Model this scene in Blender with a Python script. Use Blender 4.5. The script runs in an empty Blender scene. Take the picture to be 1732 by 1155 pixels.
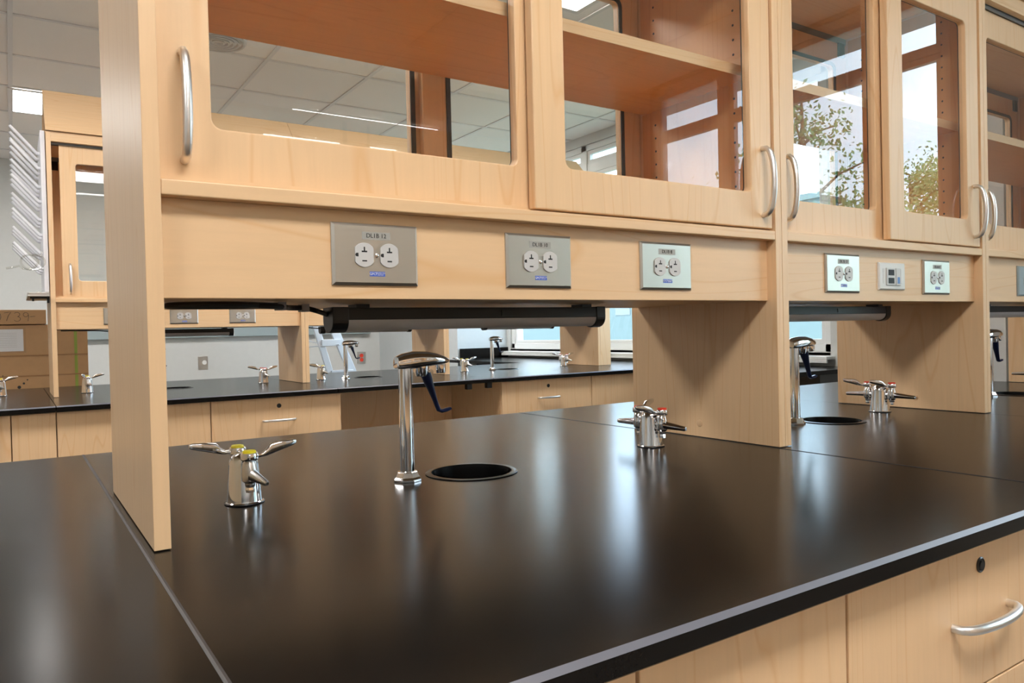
import bpy, bmesh, math, random
from mathutils import Vector, Matrix
random.seed(7)
sc = bpy.context.scene
H = 0.914                      # counter height above the floor; z in this script is measured from the counter top
RY = 3.071                     # distance between bench rows
X_END, Z_CEIL = 4.0, 1.92
P = math.pi

# ---------------------------------------------------------------- camera, sky, exposure
cd = bpy.data.cameras.new('camera'); cam = bpy.data.objects.new('camera', cd)
sc.collection.objects.link(cam); sc.camera = cam
_F = Vector((0.55453582, 0.83204536, -0.01380365)); _R = Vector((0.83171027, -0.55470516, -0.02366892)); _U = Vector((0.02735057, -0.00164463, 0.99962455))
m3 = Matrix((( _R.x, _U.x, -_F.x), (_R.y, _U.y, -_F.y), (_R.z, _U.z, -_F.z)))
cam.matrix_world = Matrix.Translation((-0.1365, -0.9974, 0.2583 + H)) @ m3.to_4x4()
cd.sensor_width = 36.0; cd.lens = 36.0 * 1268.7 / 1732.0
cd.clip_start = 0.02; cd.clip_end = 400

world = bpy.data.worlds.new('sky'); sc.world = world; world.use_nodes = True
wn = world.node_tree; wn.nodes.clear()
wo = wn.nodes.new('ShaderNodeOutputWorld'); wb = wn.nodes.new('ShaderNodeBackground')
wt = wn.nodes.new('ShaderNodeTexCoord'); wz = wn.nodes.new('ShaderNodeTexNoise'); wr = wn.nodes.new('ShaderNodeValToRGB')
wz.inputs['Scale'].default_value = 2.2; wz.inputs['Detail'].default_value = 5
wr.color_ramp.elements[0].position = 0.35; wr.color_ramp.elements[0].color = (0.50, 0.67, 1.0, 1)
wr.color_ramp.elements[1].position = 0.68; wr.color_ramp.elements[1].color = (0.88, 0.94, 1.0, 1)
wn.links.new(wt.outputs['Generated'], wz.inputs['Vector']); wn.links.new(wz.outputs['Fac'], wr.inputs['Fac'])
wn.links.new(wr.outputs['Color'], wb.inputs['Color']); wn.links.new(wb.outputs['Background'], wo.inputs['Surface'])
wb.inputs['Strength'].default_value = 3.9
CEIL_LIGHT = 10.5

sc.view_settings.view_transform = 'Standard'; sc.view_settings.look = 'None'
sc.view_settings.exposure = 1.15; sc.view_settings.gamma = 1.0
try: sc.view_settings.use_curve_mapping = False
except Exception: pass

# ---------------------------------------------------------------- materials
M = {}
def mat(name, col, rough=0.5, metal=0.0, spec=0.5, emit=None, coat=0.0):
    m = bpy.data.materials.new(name); m.use_nodes = True
    b = m.node_tree.nodes['Principled BSDF']
    b.inputs['Base Color'].default_value = (*col, 1); b.inputs['Roughness'].default_value = rough
    b.inputs['Metallic'].default_value = metal; b.inputs['Specular IOR Level'].default_value = spec
    b.inputs['Coat Weight'].default_value = coat
    if emit:
        b.inputs['Emission Color'].default_value = (*emit[0], 1); b.inputs['Emission Strength'].default_value = emit[1]
    M[name] = m
    return m
def nodes(m): return m.node_tree.nodes, m.node_tree.links, m.node_tree.nodes['Principled BSDF']

def wood(name, light, dark, axis, rough=0.38):
    """maple laminate: fine streaks and a few cathedral lines along one axis"""
    m = mat(name, light, rough); n, l, b = nodes(m)
    tc = n.new('ShaderNodeTexCoord'); mp = n.new('ShaderNodeMapping')
    s = {'X': (0.9, 14, 14), 'Y': (14, 0.9, 14), 'Z': (14, 14, 0.9)}[axis]
    mp.inputs['Scale'].default_value = s
    oi = n.new('ShaderNodeObjectInfo'); ad = n.new('ShaderNodeVectorMath'); ad.operation = 'ADD'
    l.new(tc.outputs['Object'], ad.inputs[0])
    cm = n.new('ShaderNodeCombineXYZ'); ml = n.new('ShaderNodeMath'); ml.operation = 'MULTIPLY'; ml.inputs[1].default_value = 9.0
    l.new(oi.outputs['Random'], ml.inputs[0])
    for k in range(3): l.new(ml.outputs[0], cm.inputs[k])
    l.new(cm.outputs[0], ad.inputs[1]); l.new(ad.outputs[0], mp.inputs['Vector'])
    n1 = n.new('ShaderNodeTexNoise'); n1.inputs['Scale'].default_value = 6.0; n1.inputs['Detail'].default_value = 6; n1.inputs['Roughness'].default_value = 0.65
    n2 = n.new('ShaderNodeTexNoise'); n2.inputs['Scale'].default_value = 0.55; n2.inputs['Detail'].default_value = 1; n2.inputs['Distortion'].default_value = 0.5
    l.new(mp.outputs[0], n1.inputs['Vector']); l.new(mp.outputs[0], n2.inputs['Vector'])
    m2 = n.new('ShaderNodeMath'); m2.operation = 'MULTIPLY'; m2.inputs[1].default_value = 11.0; l.new(n2.outputs['Fac'], m2.inputs[0])
    fr = n.new('ShaderNodeMath'); fr.operation = 'FRACT'; l.new(m2.outputs[0], fr.inputs[0])
    rp = n.new('ShaderNodeValToRGB'); e = rp.color_ramp.elements
    e[0].position = 0.0; e[0].color = (0, 0, 0, 1); e[1].position = 0.10; e[1].color = (1, 1, 1, 1)
    x = rp.color_ramp.elements.new(0.93); x.color = (1, 1, 1, 1); x = rp.color_ramp.elements.new(1.0); x.color = (0.1, 0.1, 0.1, 1)
    l.new(fr.outputs[0], rp.inputs['Fac'])
    r1 = n.new('ShaderNodeValToRGB'); r1.color_ramp.elements[0].position = 0.3; r1.color_ramp.elements[1].position = 0.75
    r1.color_ramp.elements[0].color = (*[a * 0.93 for a in light], 1); r1.color_ramp.elements[1].color = (*light, 1)
    l.new(n1.outputs['Fac'], r1.inputs['Fac'])
    mx = n.new('ShaderNodeMix'); mx.data_type = 'RGBA'; mx.inputs[6].default_value = (*dark, 1)
    l.new(rp.outputs['Color'], mx.inputs[0]); l.new(r1.outputs['Color'], mx.inputs[7])
    l.new(mx.outputs[2], b.inputs['Base Color'])
    return m
LT, DK = (0.80, 0.54, 0.31), (0.725, 0.45, 0.23)
wood('maple_v', LT, DK, 'Z'); wood('maple_h', LT, DK, 'X'); wood('maple_edge', (0.69, 0.45, 0.26), (0.62, 0.37, 0.19), 'Z')
IL, ID = (0.72, 0.37, 0.14), (0.64, 0.31, 0.11)  # deeper orange maple: light bounced inside the cabinets, put into the colour
wood('bounce_maple_h', IL, ID, 'X', 0.4); wood('bounce_maple_v', IL, ID, 'Z', 0.4)

def noisy(m, scale, amt, bump=0.0, rough=None):
    n, l, b = nodes(m); tc = n.new('ShaderNodeTexCoord'); t = n.new('ShaderNodeTexNoise')
    t.inputs['Scale'].default_value = scale; t.inputs['Detail'].default_value = 4
    l.new(tc.outputs['Object'], t.inputs['Vector'])
    c = list(b.inputs['Base Color'].default_value)[:3]
    r = n.new('ShaderNodeValToRGB'); r.color_ramp.elements[0].color = (*[x * (1 - amt) for x in c], 1); r.color_ramp.elements[1].color = (*[min(1, x * (1 + amt)) for x in c], 1)
    l.new(t.outputs['Fac'], r.inputs['Fac']); l.new(r.outputs['Color'], b.inputs['Base Color'])
    if bump:
        bp = n.new('ShaderNodeBump'); bp.inputs['Strength'].default_value = bump; bp.inputs['Distance'].default_value = 0.001
        l.new(t.outputs['Fac'], bp.inputs['Height']); l.new(bp.outputs['Normal'], b.inputs['Normal'])
    return m
noisy(mat('epoxy', (0.007, 0.006, 0.0055), 0.20, spec=0.14), 260, 0.25, 0.03)
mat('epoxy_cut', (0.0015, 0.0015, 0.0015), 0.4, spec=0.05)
mat('chamfer_sheen', (0.13, 0.13, 0.155), 0.35)  # paler grey stands in for light reflected along the worktop chamfer
noisy(mat('sealant', (0.035, 0.03, 0.03), 0.5), 40, 0.4)
noisy(mat('wall_paint', (0.56, 0.57, 0.56), 0.7), 30, 0.03)
noisy(mat('wall_blue', (0.60, 0.64, 0.66), 0.7), 30, 0.03)
noisy(mat('ceiling_tile', (0.84, 0.815, 0.79), 0.85), 350, 0.08, 0.1)
mat('tee', (0.70, 0.69, 0.69), 0.5)
noisy(mat('floor_vinyl', (0.30, 0.29, 0.27), 0.35), 60, 0.12)
mat('chrome', (0.80, 0.80, 0.82), 0.07, 1.0)
mat('satin', (0.72, 0.70, 0.68), 0.33, 1.0)
mat('handle_metal', (0.78, 0.76, 0.74), 0.36, 1.0)
def brushed(name, col, rough):
    m = mat(name, col, rough, 1.0); n, l, b = nodes(m)
    tc = n.new('ShaderNodeTexCoord'); mp = n.new('ShaderNodeMapping'); mp.inputs['Scale'].default_value = (6, 6, 900)
    t = n.new('ShaderNodeTexNoise'); t.inputs['Scale'].default_value = 1.0; t.inputs['Detail'].default_value = 3
    l.new(tc.outputs['Object'], mp.inputs[0]); l.new(mp.outputs[0], t.inputs['Vector'])
    mr = n.new('ShaderNodeMapRange'); mr.inputs[3].default_value = rough - 0.06; mr.inputs[4].default_value = rough + 0.08
    l.new(t.outputs['Fac'], mr.inputs[0]); l.new(mr.outputs[0], b.inputs['Roughness'])
    return m
brushed('steel', (0.56, 0.54, 0.49), 0.38)
mat('white_plastic', (0.72, 0.72, 0.70), 0.4); mat('device_grey', (0.56, 0.55, 0.54), 0.4)
mat('black_plastic', (0.012, 0.012, 0.013), 0.35); mat('slot', (0.01, 0.01, 0.01), 0.6)
mat('gasket', (0.018, 0.016, 0.018), 0.45); mat('navy', (0.006, 0.014, 0.06), 0.28)
mat('diffuser', (0.62, 0.60, 0.60), 0.35); mat('cord', (0.012, 0.012, 0.012), 0.45); mat('clip', (0.25, 0.25, 0.27), 0.4)
mat('yellow', (0.80, 0.68, 0.02), 0.4); mat('red', (0.75, 0.05, 0.02), 0.4); mat('label_film', (0.36, 0.35, 0.32), 0.45)
mat('ink', (0.02, 0.02, 0.02), 0.6); mat('sticker_blue', (0.06, 0.13, 0.55), 0.4); mat('sticker_white', (0.8, 0.8, 0.85), 0.5)
mat('jack_blue', (0.08, 0.22, 0.55), 0.4); mat('raceway', (0.28, 0.34, 0.35), 0.45); mat('window_white', (0.74, 0.76, 0.76), 0.4)
mat('frame_grey', (0.16, 0.17, 0.18), 0.4); mat('aluminium', (0.62, 0.68, 0.76), 0.35, 0.6); mat('tray_metal', (0.55, 0.53, 0.50), 0.35, 0.9)
mat('peg_white', (0.80, 0.80, 0.84), 0.35); mat('paper', (0.82, 0.82, 0.83), 0.6)
noisy(mat('cardboard', (0.46, 0.27, 0.13), 0.8), 25, 0.08); mat('crease_brown', (0.33, 0.18, 0.08), 0.8); mat('green_strap', (0.28, 0.36, 0.06), 0.5)
noisy(mat('bark', (0.16, 0.11, 0.08), 0.9), 20, 0.3); noisy(mat('ground', (0.20, 0.23, 0.16), 0.9), 1, 0.3)
noisy(mat('pale_stucco', (0.80, 0.80, 0.77), 0.8), 3, 0.06); noisy(mat('concrete', (0.13, 0.17, 0.168), 0.85), 3, 0.1)
mat('panel_light', (0.9, 0.9, 0.9), 0.4, emit=((1.0, 0.975, 0.94), CEIL_LIGHT))
lf = mat('leaves', (0.16, 0.26, 0.07), 0.6); n_, l_, b_ = nodes(lf)
oi_ = n_.new('ShaderNodeTexCoord'); tn_ = n_.new('ShaderNodeTexNoise'); tn_.inputs['Scale'].default_value = 2.5
rr_ = n_.new('ShaderNodeValToRGB'); rr_.color_ramp.elements[0].color = (0.16, 0.30, 0.10, 1); rr_.color_ramp.elements[1].color = (0.40, 0.62, 0.26, 1)
l_.new(oi_.outputs['Object'], tn_.inputs['Vector']); l_.new(tn_.outputs['Fac'], rr_.inputs['Fac']); l_.new(rr_.outputs['Color'], b_.inputs['Base Color'])

def glass(name, tint=(1, 1, 1), boost=1.0):
    m = bpy.data.materials.new(name); m.use_nodes = True; nt = m.node_tree; nt.nodes.clear()
    o = nt.nodes.new('ShaderNodeOutputMaterial'); t = nt.nodes.new('ShaderNodeBsdfTransparent'); g = nt.nodes.new('ShaderNodeBsdfGlossy')
    t.inputs['Color'].default_value = (*tint, 1); g.inputs['Roughness'].default_value = 0.0
    f = nt.nodes.new('ShaderNodeFresnel'); f.inputs['IOR'].default_value = 1.52
    mm = nt.nodes.new('ShaderNodeMath'); mm.operation = 'MULTIPLY'; mm.inputs[1].default_value = boost; mm.use_clamp = True
    x = nt.nodes.new('ShaderNodeMixShader')
    # one shared fresnel for both faces of the pane: the back face sees the glass from inside, so use the front-side value
    geo = nt.nodes.new('ShaderNodeNewGeometry'); lw = nt.nodes.new('ShaderNodeMix'); 
    lw.data_type = 'FLOAT'
    nt.links.new(geo.outputs['Backfacing'], lw.inputs[0]); nt.links.new(f.outputs[0], lw.inputs[2]); lw.inputs[3].default_value = 0.0
    nt.links.new(lw.outputs[0], mm.inputs[0]); nt.links.new(mm.outputs[0], x.inputs[0])
    nt.links.new(t.outputs[0], x.inputs[1]); nt.links.new(g.outputs[0], x.inputs[2]); nt.links.new(x.outputs[0], o.inputs['Surface'])
    M[name] = m
glass('door_glass', (0.97, 0.975, 0.97), 1.6)      # both faces of a pane together
glass('window_glass', (0.93, 0.98, 0.96), 1.4)
glass('clear_tube', (0.93, 0.93, 0.91), 3.0); glass('clear_film', (0.96, 0.96, 0.96), 1.0)

# ---------------------------------------------------------------- mesh helpers
C = sc.collection
ORG = {}
def tag(o, label=None, cat=None, group=None, kind=None):
    if label: o['label'] = label
    if cat: o['category'] = cat
    if group: o['group'] = group
    if kind: o['kind'] = kind
    return o
def thing(name, label, cat, loc, group=None):
    o = bpy.data.objects.new(name, None); C.objects.link(o); o.empty_display_size = 0.05
    o.location = (loc[0], loc[1], loc[2] + H); ORG[o] = Vector(loc)
    return tag(o, label, cat, group)
class MB:
    def __init__(s): s.bm = bmesh.new()
    def quad(s, a, b, c, d):
        v = [s.bm.verts.new(p) for p in (a, b, c, d)]; s.bm.faces.new(v); return s
    def box(s, x0, x1, y0, y1, z0, z1):
        v = [s.bm.verts.new((x, y, z)) for z in (z0, z1) for y in (y0, y1) for x in (x0, x1)]
        for f in ((0, 2, 3, 1), (4, 5, 7, 6), (0, 1, 5, 4), (1, 3, 7, 5), (3, 2, 6, 7), (2, 0, 4, 6)): s.bm.faces.new([v[i] for i in f])
        return s
    def loft(s, rings, closed=True, cap=True):
        R = [[s.bm.verts.new(p) for p in r] for r in rings]
        for a, b in zip(R, R[1:]):
            k = len(a)
            for i in range(k if closed else k - 1): s.bm.faces.new((a[i], a[(i + 1) % k], b[(i + 1) % k], b[i]))
        if cap: s.bm.faces.new(list(reversed(R[0]))); s.bm.faces.new(R[-1])
        return s
    def lathe(s, prof, c=(0, 0, 0), axis=(0, 0, 1), n=32, cap=True):
        A = Vector(axis).normalized(); q = A.to_track_quat('Z', 'Y').to_matrix(); c = Vector(c)
        return s.loft([[c + q @ Vector((r * math.cos(2 * P * i / n), r * math.sin(2 * P * i / n), h)) for i in range(n)] for r, h in prof], cap=cap)
    def cyl(s, a, b, r, r2=None, n=20):
        a, b = Vector(a), Vector(b); return s.lathe([(r, 0), (r if r2 is None else r2, (b - a).length)], a, b - a, n)
    def tube(s, pts, r, n=10, flat=None):
        pts = [Vector(p) for p in pts]; rings = []; up = None
        for i, p in enumerate(pts):
            t = (pts[min(i + 1, len(pts) - 1)] - pts[max(i - 1, 0)]).normalized()
            if up is None: up = Vector((0, 0, 1)) if abs(t.z) < 0.9 else Vector((1, 0, 0))
            sd = t.cross(up).normalized(); up = sd.cross(t).normalized()
            ra = r[i] if isinstance(r, (list, tuple)) else r; rb = ra * (flat or 1)
            rings.append([p + sd * ra * math.cos(2 * P * k / n) + up * rb * math.sin(2 * P * k / n) for k in range(n)])
        return s.loft(rings)
    def sheet(s, loops, y0, y1, plane='xz'):
        """flat board between y0 and y1 with outline loops[0] and holes loops[1:]"""
        def mk(p, y): return (p[0], y, p[1]) if plane == 'xz' else ((y, p[0], p[1]) if plane == 'yz' else (p[0], p[1], y))
        t = bmesh.new()
        for lp in loops:
            vs = [t.verts.new((p[0], p[1], 0)) for p in lp]
            for i in range(len(vs)): t.edges.new((vs[i], vs[(i + 1) % len(vs)]))
        bmesh.ops.triangle_fill(t, use_beauty=True, use_dissolve=False, edges=t.edges[:], normal=(0, 0, 1))
        t.verts.index_update(); co = [v.co.copy() for v in t.verts]; fs = [[v.index for v in f.verts] for f in t.faces]; t.free()
        A = [s.bm.verts.new(mk(p, y0)) for p in co]; B = [s.bm.verts.new(mk(p, y1)) for p in co]
        for f in fs: s.bm.faces.new([A[i] for i in f]); s.bm.faces.new([B[i] for i in reversed(f)])
        k = 0
        for lp in loops:
            n = len(lp)
            for i in range(n): s.bm.faces.new((A[k + i], A[k + (i + 1) % n], B[k + (i + 1) % n], B[k + i]))
            k += n
        return s
    def prism(s, prof, x0, x1, axis='x'):
        """profile (a, b) swept along x (a=y, b=z)"""
        f = (lambda a, b, t: (t, a, b)) if axis == 'x' else (lambda a, b, t: (a, t, b))
        return s.loft([[f(a, b, x0) for a, b in prof], [f(a, b, x1) for a, b in prof]])
    def build(s, name, m, parent=None, bevel=0, smooth=False, label=None, kind=None):
        bmesh.ops.recalc_face_normals(s.bm, faces=s.bm.faces[:])
        me = bpy.data.meshes.new(name)
        if parent is not None: o0 = ORG[parent]
        else:
            vs = [v.co for v in s.bm.verts]
            o0 = Vector((sum(v.x for v in vs) / len(vs), sum(v.y for v in vs) / len(vs), min(v.z for v in vs)))
        for v in s.bm.verts: v.co -= o0
        s.bm.to_mesh(me); s.bm.free()
        me.materials.append(M[m])
        o = bpy.data.objects.new(name, me); C.objects.link(o); ORG[o] = o0.copy()
        if parent is not None: o.parent = parent
        else: o.location = (o0.x, o0.y, o0.z + H)
        if smooth:
            for p in me.polygons: p.use_smooth = True
            md = o.modifiers.new('edges', 'EDGE_SPLIT'); md.split_angle = math.radians(38)
        if bevel:
            md = o.modifiers.new('bevel', 'BEVEL'); md.width = bevel; md.segments = 2; md.limit_method = 'ANGLE'; md.angle_limit = math.radians(40)
        if label: o['label'] = label
        if kind: o['kind'] = kind
        return o
def circle(cx, cy, r, n=40, ry=None): return [(cx + r * math.cos(2 * P * i / n), cy + (ry or r) * math.sin(2 * P * i / n)) for i in range(n)]
def rrect(x0, x1, z0, z1, r, n=6):
    o = []
    for cx, cz, a in ((x1 - r, z1 - r, 0), (x0 + r, z1 - r, 90), (x0 + r, z0 + r, 180), (x1 - r, z0 + r, 270)):
        o += [(cx + r * math.cos(math.radians(a + 90 * i / n)), cz + r * math.sin(math.radians(a + 90 * i / n))) for i in range(n + 1)]
    return o
def copy_tree(o, parent=None):
    c = o.copy(); C.objects.link(c); c.parent = parent; ORG[c] = ORG[o]
    for ch in [k for k in bpy.data.objects if k.parent == o and k not in c.children]: copy_tree(ch, c)
    return c
def struct(name, mb, m, bevel=0): return tag(mb.build(name, m, None, bevel), kind='structure')
def text_part(name, s, m, parent, x, y, z, size, depth=0.0003):
    cu = bpy.data.curves.new(name, 'FONT'); cu.body = s; cu.size = size; cu.extrude = depth; cu.align_x = 'CENTER'; cu.align_y = 'CENTER'
    t = bpy.data.objects.new(name + '_tmp', cu); C.objects.link(t)
    bpy.context.view_layer.update()
    me = bpy.data.meshes.new_from_object(t.evaluated_get(bpy.context.evaluated_depsgraph_get()))
    bpy.data.objects.remove(t); bpy.data.curves.remove(cu)
    o0 = ORG[parent]
    for v in me.vertices:
        a, b, c = v.co; v.co = Vector((x + a, y - c, z + b)) - o0
    me.materials.clear(); me.materials.append(M[m])
    o = bpy.data.objects.new(name, me); C.objects.link(o); o.parent = parent; ORG[o] = o0.copy()
    return o

# ---------------------------------------------------------------- the room
FY0, FY1, FX0 = -6.6, 7.14, -4.2
JX, JY = 3.43, 5.3
struct('floor', MB().box(FX0 - .1, X_END + .2, FY0 - .1, FY1 + .1, -H - .1, -H), 'floor_vinyl')
struct('ceiling', MB().box(FX0 - .1, X_END + .2, FY0 - .1, FY1 + .1, Z_CEIL, Z_CEIL + .1), 'ceiling_tile')
struct('wall_back', MB().box(FX0, JX + .02, FY1, FY1 + .1, -H, Z_CEIL), 'wall_paint')
struct('wall_corner', MB().box(JX, X_END, JY, FY1, -H, Z_CEIL), 'wall_blue')
struct('wall_left', MB().box(FX0 - .1, FX0, FY0, FY1, -H, Z_CEIL), 'wall_paint')
struct('wall_front', MB().box(FX0, X_END, FY0 - .1, FY0, -H, Z_CEIL), 'wall_paint')
struct('wall_pier', MB().box(3.305, X_END, 0.46, 1.0, -H, Z_CEIL), 'wall_paint')
# end wall with its two window openings
WZ0, WZ1 = 0.085, 1.84
W1 = (1.72, 5.24); W2 = (-2.78, -0.78); X_NEAR = 3.60
for nm, X_, ya, yb, (a, b), zt_ in (('wall_right', X_END, .80, FY1, W1, 1.84), ('wall_right_near', X_NEAR, FY0, .459, W2, 1.90)):
    struct(nm, MB().sheet([[(ya, -H), (yb, -H), (yb, Z_CEIL), (ya, Z_CEIL)], [(a, WZ0), (b, WZ0), (b, zt_), (a, zt_)]], X_, X_ + .16, 'yz'), 'wall_paint')
# suspended ceiling grid
g = MB(); TS = 0.6406; zt = Z_CEIL
x = -0.10 - TS * 7
while x < X_END: 
    if x > FX0: g.box(x - .012, x + .012, FY0, FY1, zt - .006, zt)
    x += TS
g2 = MB(); y = 3.55 - TS * 16
while y < FY1:
    if y > FY0: g2.box(FX0, X_END, y - .012, y + .012, zt - .0055, zt)
    y += TS
struct('trim_1', g, 'tee'); struct('trim_2', g2, 'tee')

def window(name, X_END, a, b, WZ1, tz, mullions):
    w = thing(name, None, None, (X_END, (a + b) / 2, WZ0)); w['kind'] = 'structure'
    f = MB(); x0, x1 = X_END + .02, X_END + .09; ft = .05
    f.box(x0, x1, a, b, WZ0, WZ0 + ft); f.box(x0, x1, a, b, WZ1 - ft, WZ1); f.box(x0, x1, a, a + ft, WZ0, WZ1); f.box(x0, x1, b - ft, b, WZ0, WZ1)
    for q, wd in mullions: f.box(x0, x1, q - wd / 2, q + wd / 2, WZ0, WZ1)
    f.build('window_frame', 'window_white', w, .003)
    es = [a + ft] + [v for q, wd in mullions for v in (q - wd / 2, q + wd / 2)] + [b - ft]
    es.sort()
    for i in range(0, len(es), 2):
        c, d = es[i], es[i + 1]; tr = MB().box(x0 + .005, x1 - .005, c, d, tz[0], tz[1])
        t = tr.build('transom', 'window_white', w, .002)
        s = MB()
        for z0, z1 in ((WZ0 + ft, tz[0]), (tz[1], WZ1 - ft)):
            s.sheet([[(c, z0), (d, z0), (d, z1), (c, z1)], [(c + .03, z0 + .03), (c + .03, z1 - .03), (d - .03, z1 - .03), (d - .03, z0 + .03)]], x0 + .012, x0 + .05, 'yz')
        s.build('sash', 'window_white', w, .002)
        for z0, z1 in ((WZ0 + ft, tz[0]), (tz[1], WZ1 - ft)):
            MB().box(x0 + .028, x0 + .034, c + .03, d - .03, z0 + .03, z1 - .03).build('pane', 'window_glass', w)
    MB().box(X_END - .09, X_END + .02, a - .03, b + .03, .042, .062).box(X_END - .09, X_END - .075, a - .03, b + .03, .022, .042).box(X_END + .0, X_END + .02, a, b, .062, WZ0).build('window_sill', 'window_white', w, .003)
    return w
window('window_1', X_END, W1[0], W1[1], 1.84, (1.60, 1.68), [(2.9, .07), (4.05, .07)])
window('window_2', X_NEAR, W2[0], W2[1], 1.90, (1.555, 1.575), [(-2.15, .07)])

# ---------------------------------------------------------------- ceiling lights
def ceiling_light(x, y, label, w=1.25, d=.60):
    t = thing('ceiling_light', label, 'light fixture', (x, y, Z_CEIL - .02), 'recessed ceiling light panels')
    MB().sheet([[(x - w / 2, y - d / 2), (x + w / 2, y - d / 2), (x + w / 2, y + d / 2), (x - w / 2, y + d / 2)],
                [(x - w / 2 + .03, y - d / 2 + .03), (x - w / 2 + .03, y + d / 2 - .03), (x + w / 2 - .03, y + d / 2 - .03), (x + w / 2 - .03, y - d / 2 + .03)]], Z_CEIL - .012, Z_CEIL - .0062, 'xy').build('light_frame', 'tee', t)
    MB().box(x - w / 2 + .03, x + w / 2 - .03, y - d / 2 + .03, y + d / 2 - .03, Z_CEIL - .010, Z_CEIL - .0065).build('light_panel', 'panel_light', t)
ceiling_light(.51, 5.15, 'bright white ceiling panel above the drying rack, left of the far shelving')
ceiling_light(1.75, 1.78, 'bright white ceiling panel seen through the upper glass of the near cabinet')
ceiling_light(-1.9, 5.15, 'bright white ceiling panel over the far aisle, left of the drying rack')
ceiling_light(2.9, 5.15, 'bright white ceiling panel near the far corner by the windows')
ceiling_light(-.67, 1.78, 'out-of-view white ceiling panel added to the aisle row, brightening the far base cabinets')  # added at the row's spacing, out of view, to brighten the far base cabinets
for x in (-2.0, .42): ceiling_light(x, -1.45, 'bright white ceiling panel over the near aisle, %s' % ('left of the camera' if x < 0 else 'above the camera'))
for x in (-.5, 2.2): ceiling_light(x, -4.6, 'bright white ceiling panel at the rear of the room, %s' % ('left one' if x < 0 else 'right one'))
t = thing('air_diffuser', 'round white ceiling air diffuser with concentric rings, seen through the near cabinet glass', 'vent', (.86, 3.36, Z_CEIL - .02))
MB().lathe([(.15, 0), (.15, .012)], (.86, 3.36, Z_CEIL - .018)).build('plate', 'tee', t, smooth=True)
m_ = MB()
for k in range(5):
    r = .135 - k * .026; ring = [[(.86 + rr * math.cos(2 * P * i / 40), 3.36 + rr * math.sin(2 * P * i / 40), Z_CEIL - zz) for i in range(40)] for rr, zz in ((r, .018), (r + .004, .030), (r - .006, .030), (r - .010, .018))]
    m_.loft(ring, cap=False)
m_.build('rings', 'device_grey', t, smooth=True)

# ---------------------------------------------------------------- bench building
YN, YF, D = -.542, .969, .4416       # near edge, far edge of the worktop, depth of the shelving
ZB = 1.9
def slab(x0, x1, y0, hole, label, near=YN, far=YF, sealed=True):
    """epoxy worktop piece with chamfered long edges and a round hole for the cup sink"""
    t = thing('worktop', label, 'countertop', ((x0 + x1) / 2, y0, -.0245), None)
    c = .005; a, b = y0 + near, y0 + far; s = MB(); bm = s.bm
    g = .0012
    X0, X1 = x0 + g, x1 - g
    loops = [[(X0, a + c), (X1, a + c), (X1, b - c), (X0, b - c)]]
    if hole: loops.append(list(reversed(circle(hole[0], y0 + hole[1], .0745, 48))))
    s.sheet(loops, -.0245, 0, 'xy')
    s.prism([(a + c, -.0003), (a + .0003, -c), (a, -c), (a, -.0245 + .002), (a + .002, -.0245), (a + c, -.0245)], X0, X1)
    MB().prism([(a + c, 0), (a, -c), (a + .0003, -c), (a + c, -.0003)], X0, X1).build('chamfer', 'chamfer_sheen', t, label='chamfer along the front edge, its reflected light painted as paler grey')
    s.prism([(b - c, 0), (b, -c), (b, -.0245), (b - c, -.0245)], X0, X1)
    s.build('worktop_slab', 'epoxy', t)
    if sealed:
        MB().prism([(-.0022, -.004), (-.0022, .0004), (0, .0011), (.0022, .0004), (.0022, -.004)], a + .004, b - .004, 'y') 
    return t
def cup_sink(x, y, label):
    t = thing('cup_sink', label, 'sink', (x, y, -.14), 'black cup sinks')
    MB().lathe([(.0735, .0004), (.083, .0004), (.085, .0012), (.083, .0022), (.0742, .0022)], (x, y, 0), n=48, cap=False).build('rim', 'epoxy', t, smooth=True)
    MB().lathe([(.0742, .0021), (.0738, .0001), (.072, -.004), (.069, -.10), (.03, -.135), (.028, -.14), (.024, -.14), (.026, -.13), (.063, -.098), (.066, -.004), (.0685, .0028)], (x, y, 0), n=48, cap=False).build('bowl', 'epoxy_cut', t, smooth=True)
    m = MB()
    for k in range(3):
        m.box(x - .022, x + .022, y - .012 + k * .011, y - .009 + k * .011, -.1335, -.131)
    m.build('strainer', 'chrome', t)

def handle(parent, pts_a, pts_b, out, r=.0062, name='handle'):
    """bow handle from point a to b bulging by vector out"""
    a, b, o = Vector(pts_a), Vector(pts_b), Vector(out); pts = []; rr = []
    n = 16
    for i in range(n + 1):
        u = i / n; k = math.sin(P * u) ** .55 if 0 < u < 1 else 0
        pts.append(a.lerp(b, .5 - .5 * math.cos(P * u) * (1 - .08 * math.sin(P * u) ** 2)) + o * k); rr.append(r * (.86 + .14 * k))
    return MB().tube(pts, rr, 12).build(name, 'handle_metal', parent, smooth=True)

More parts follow.
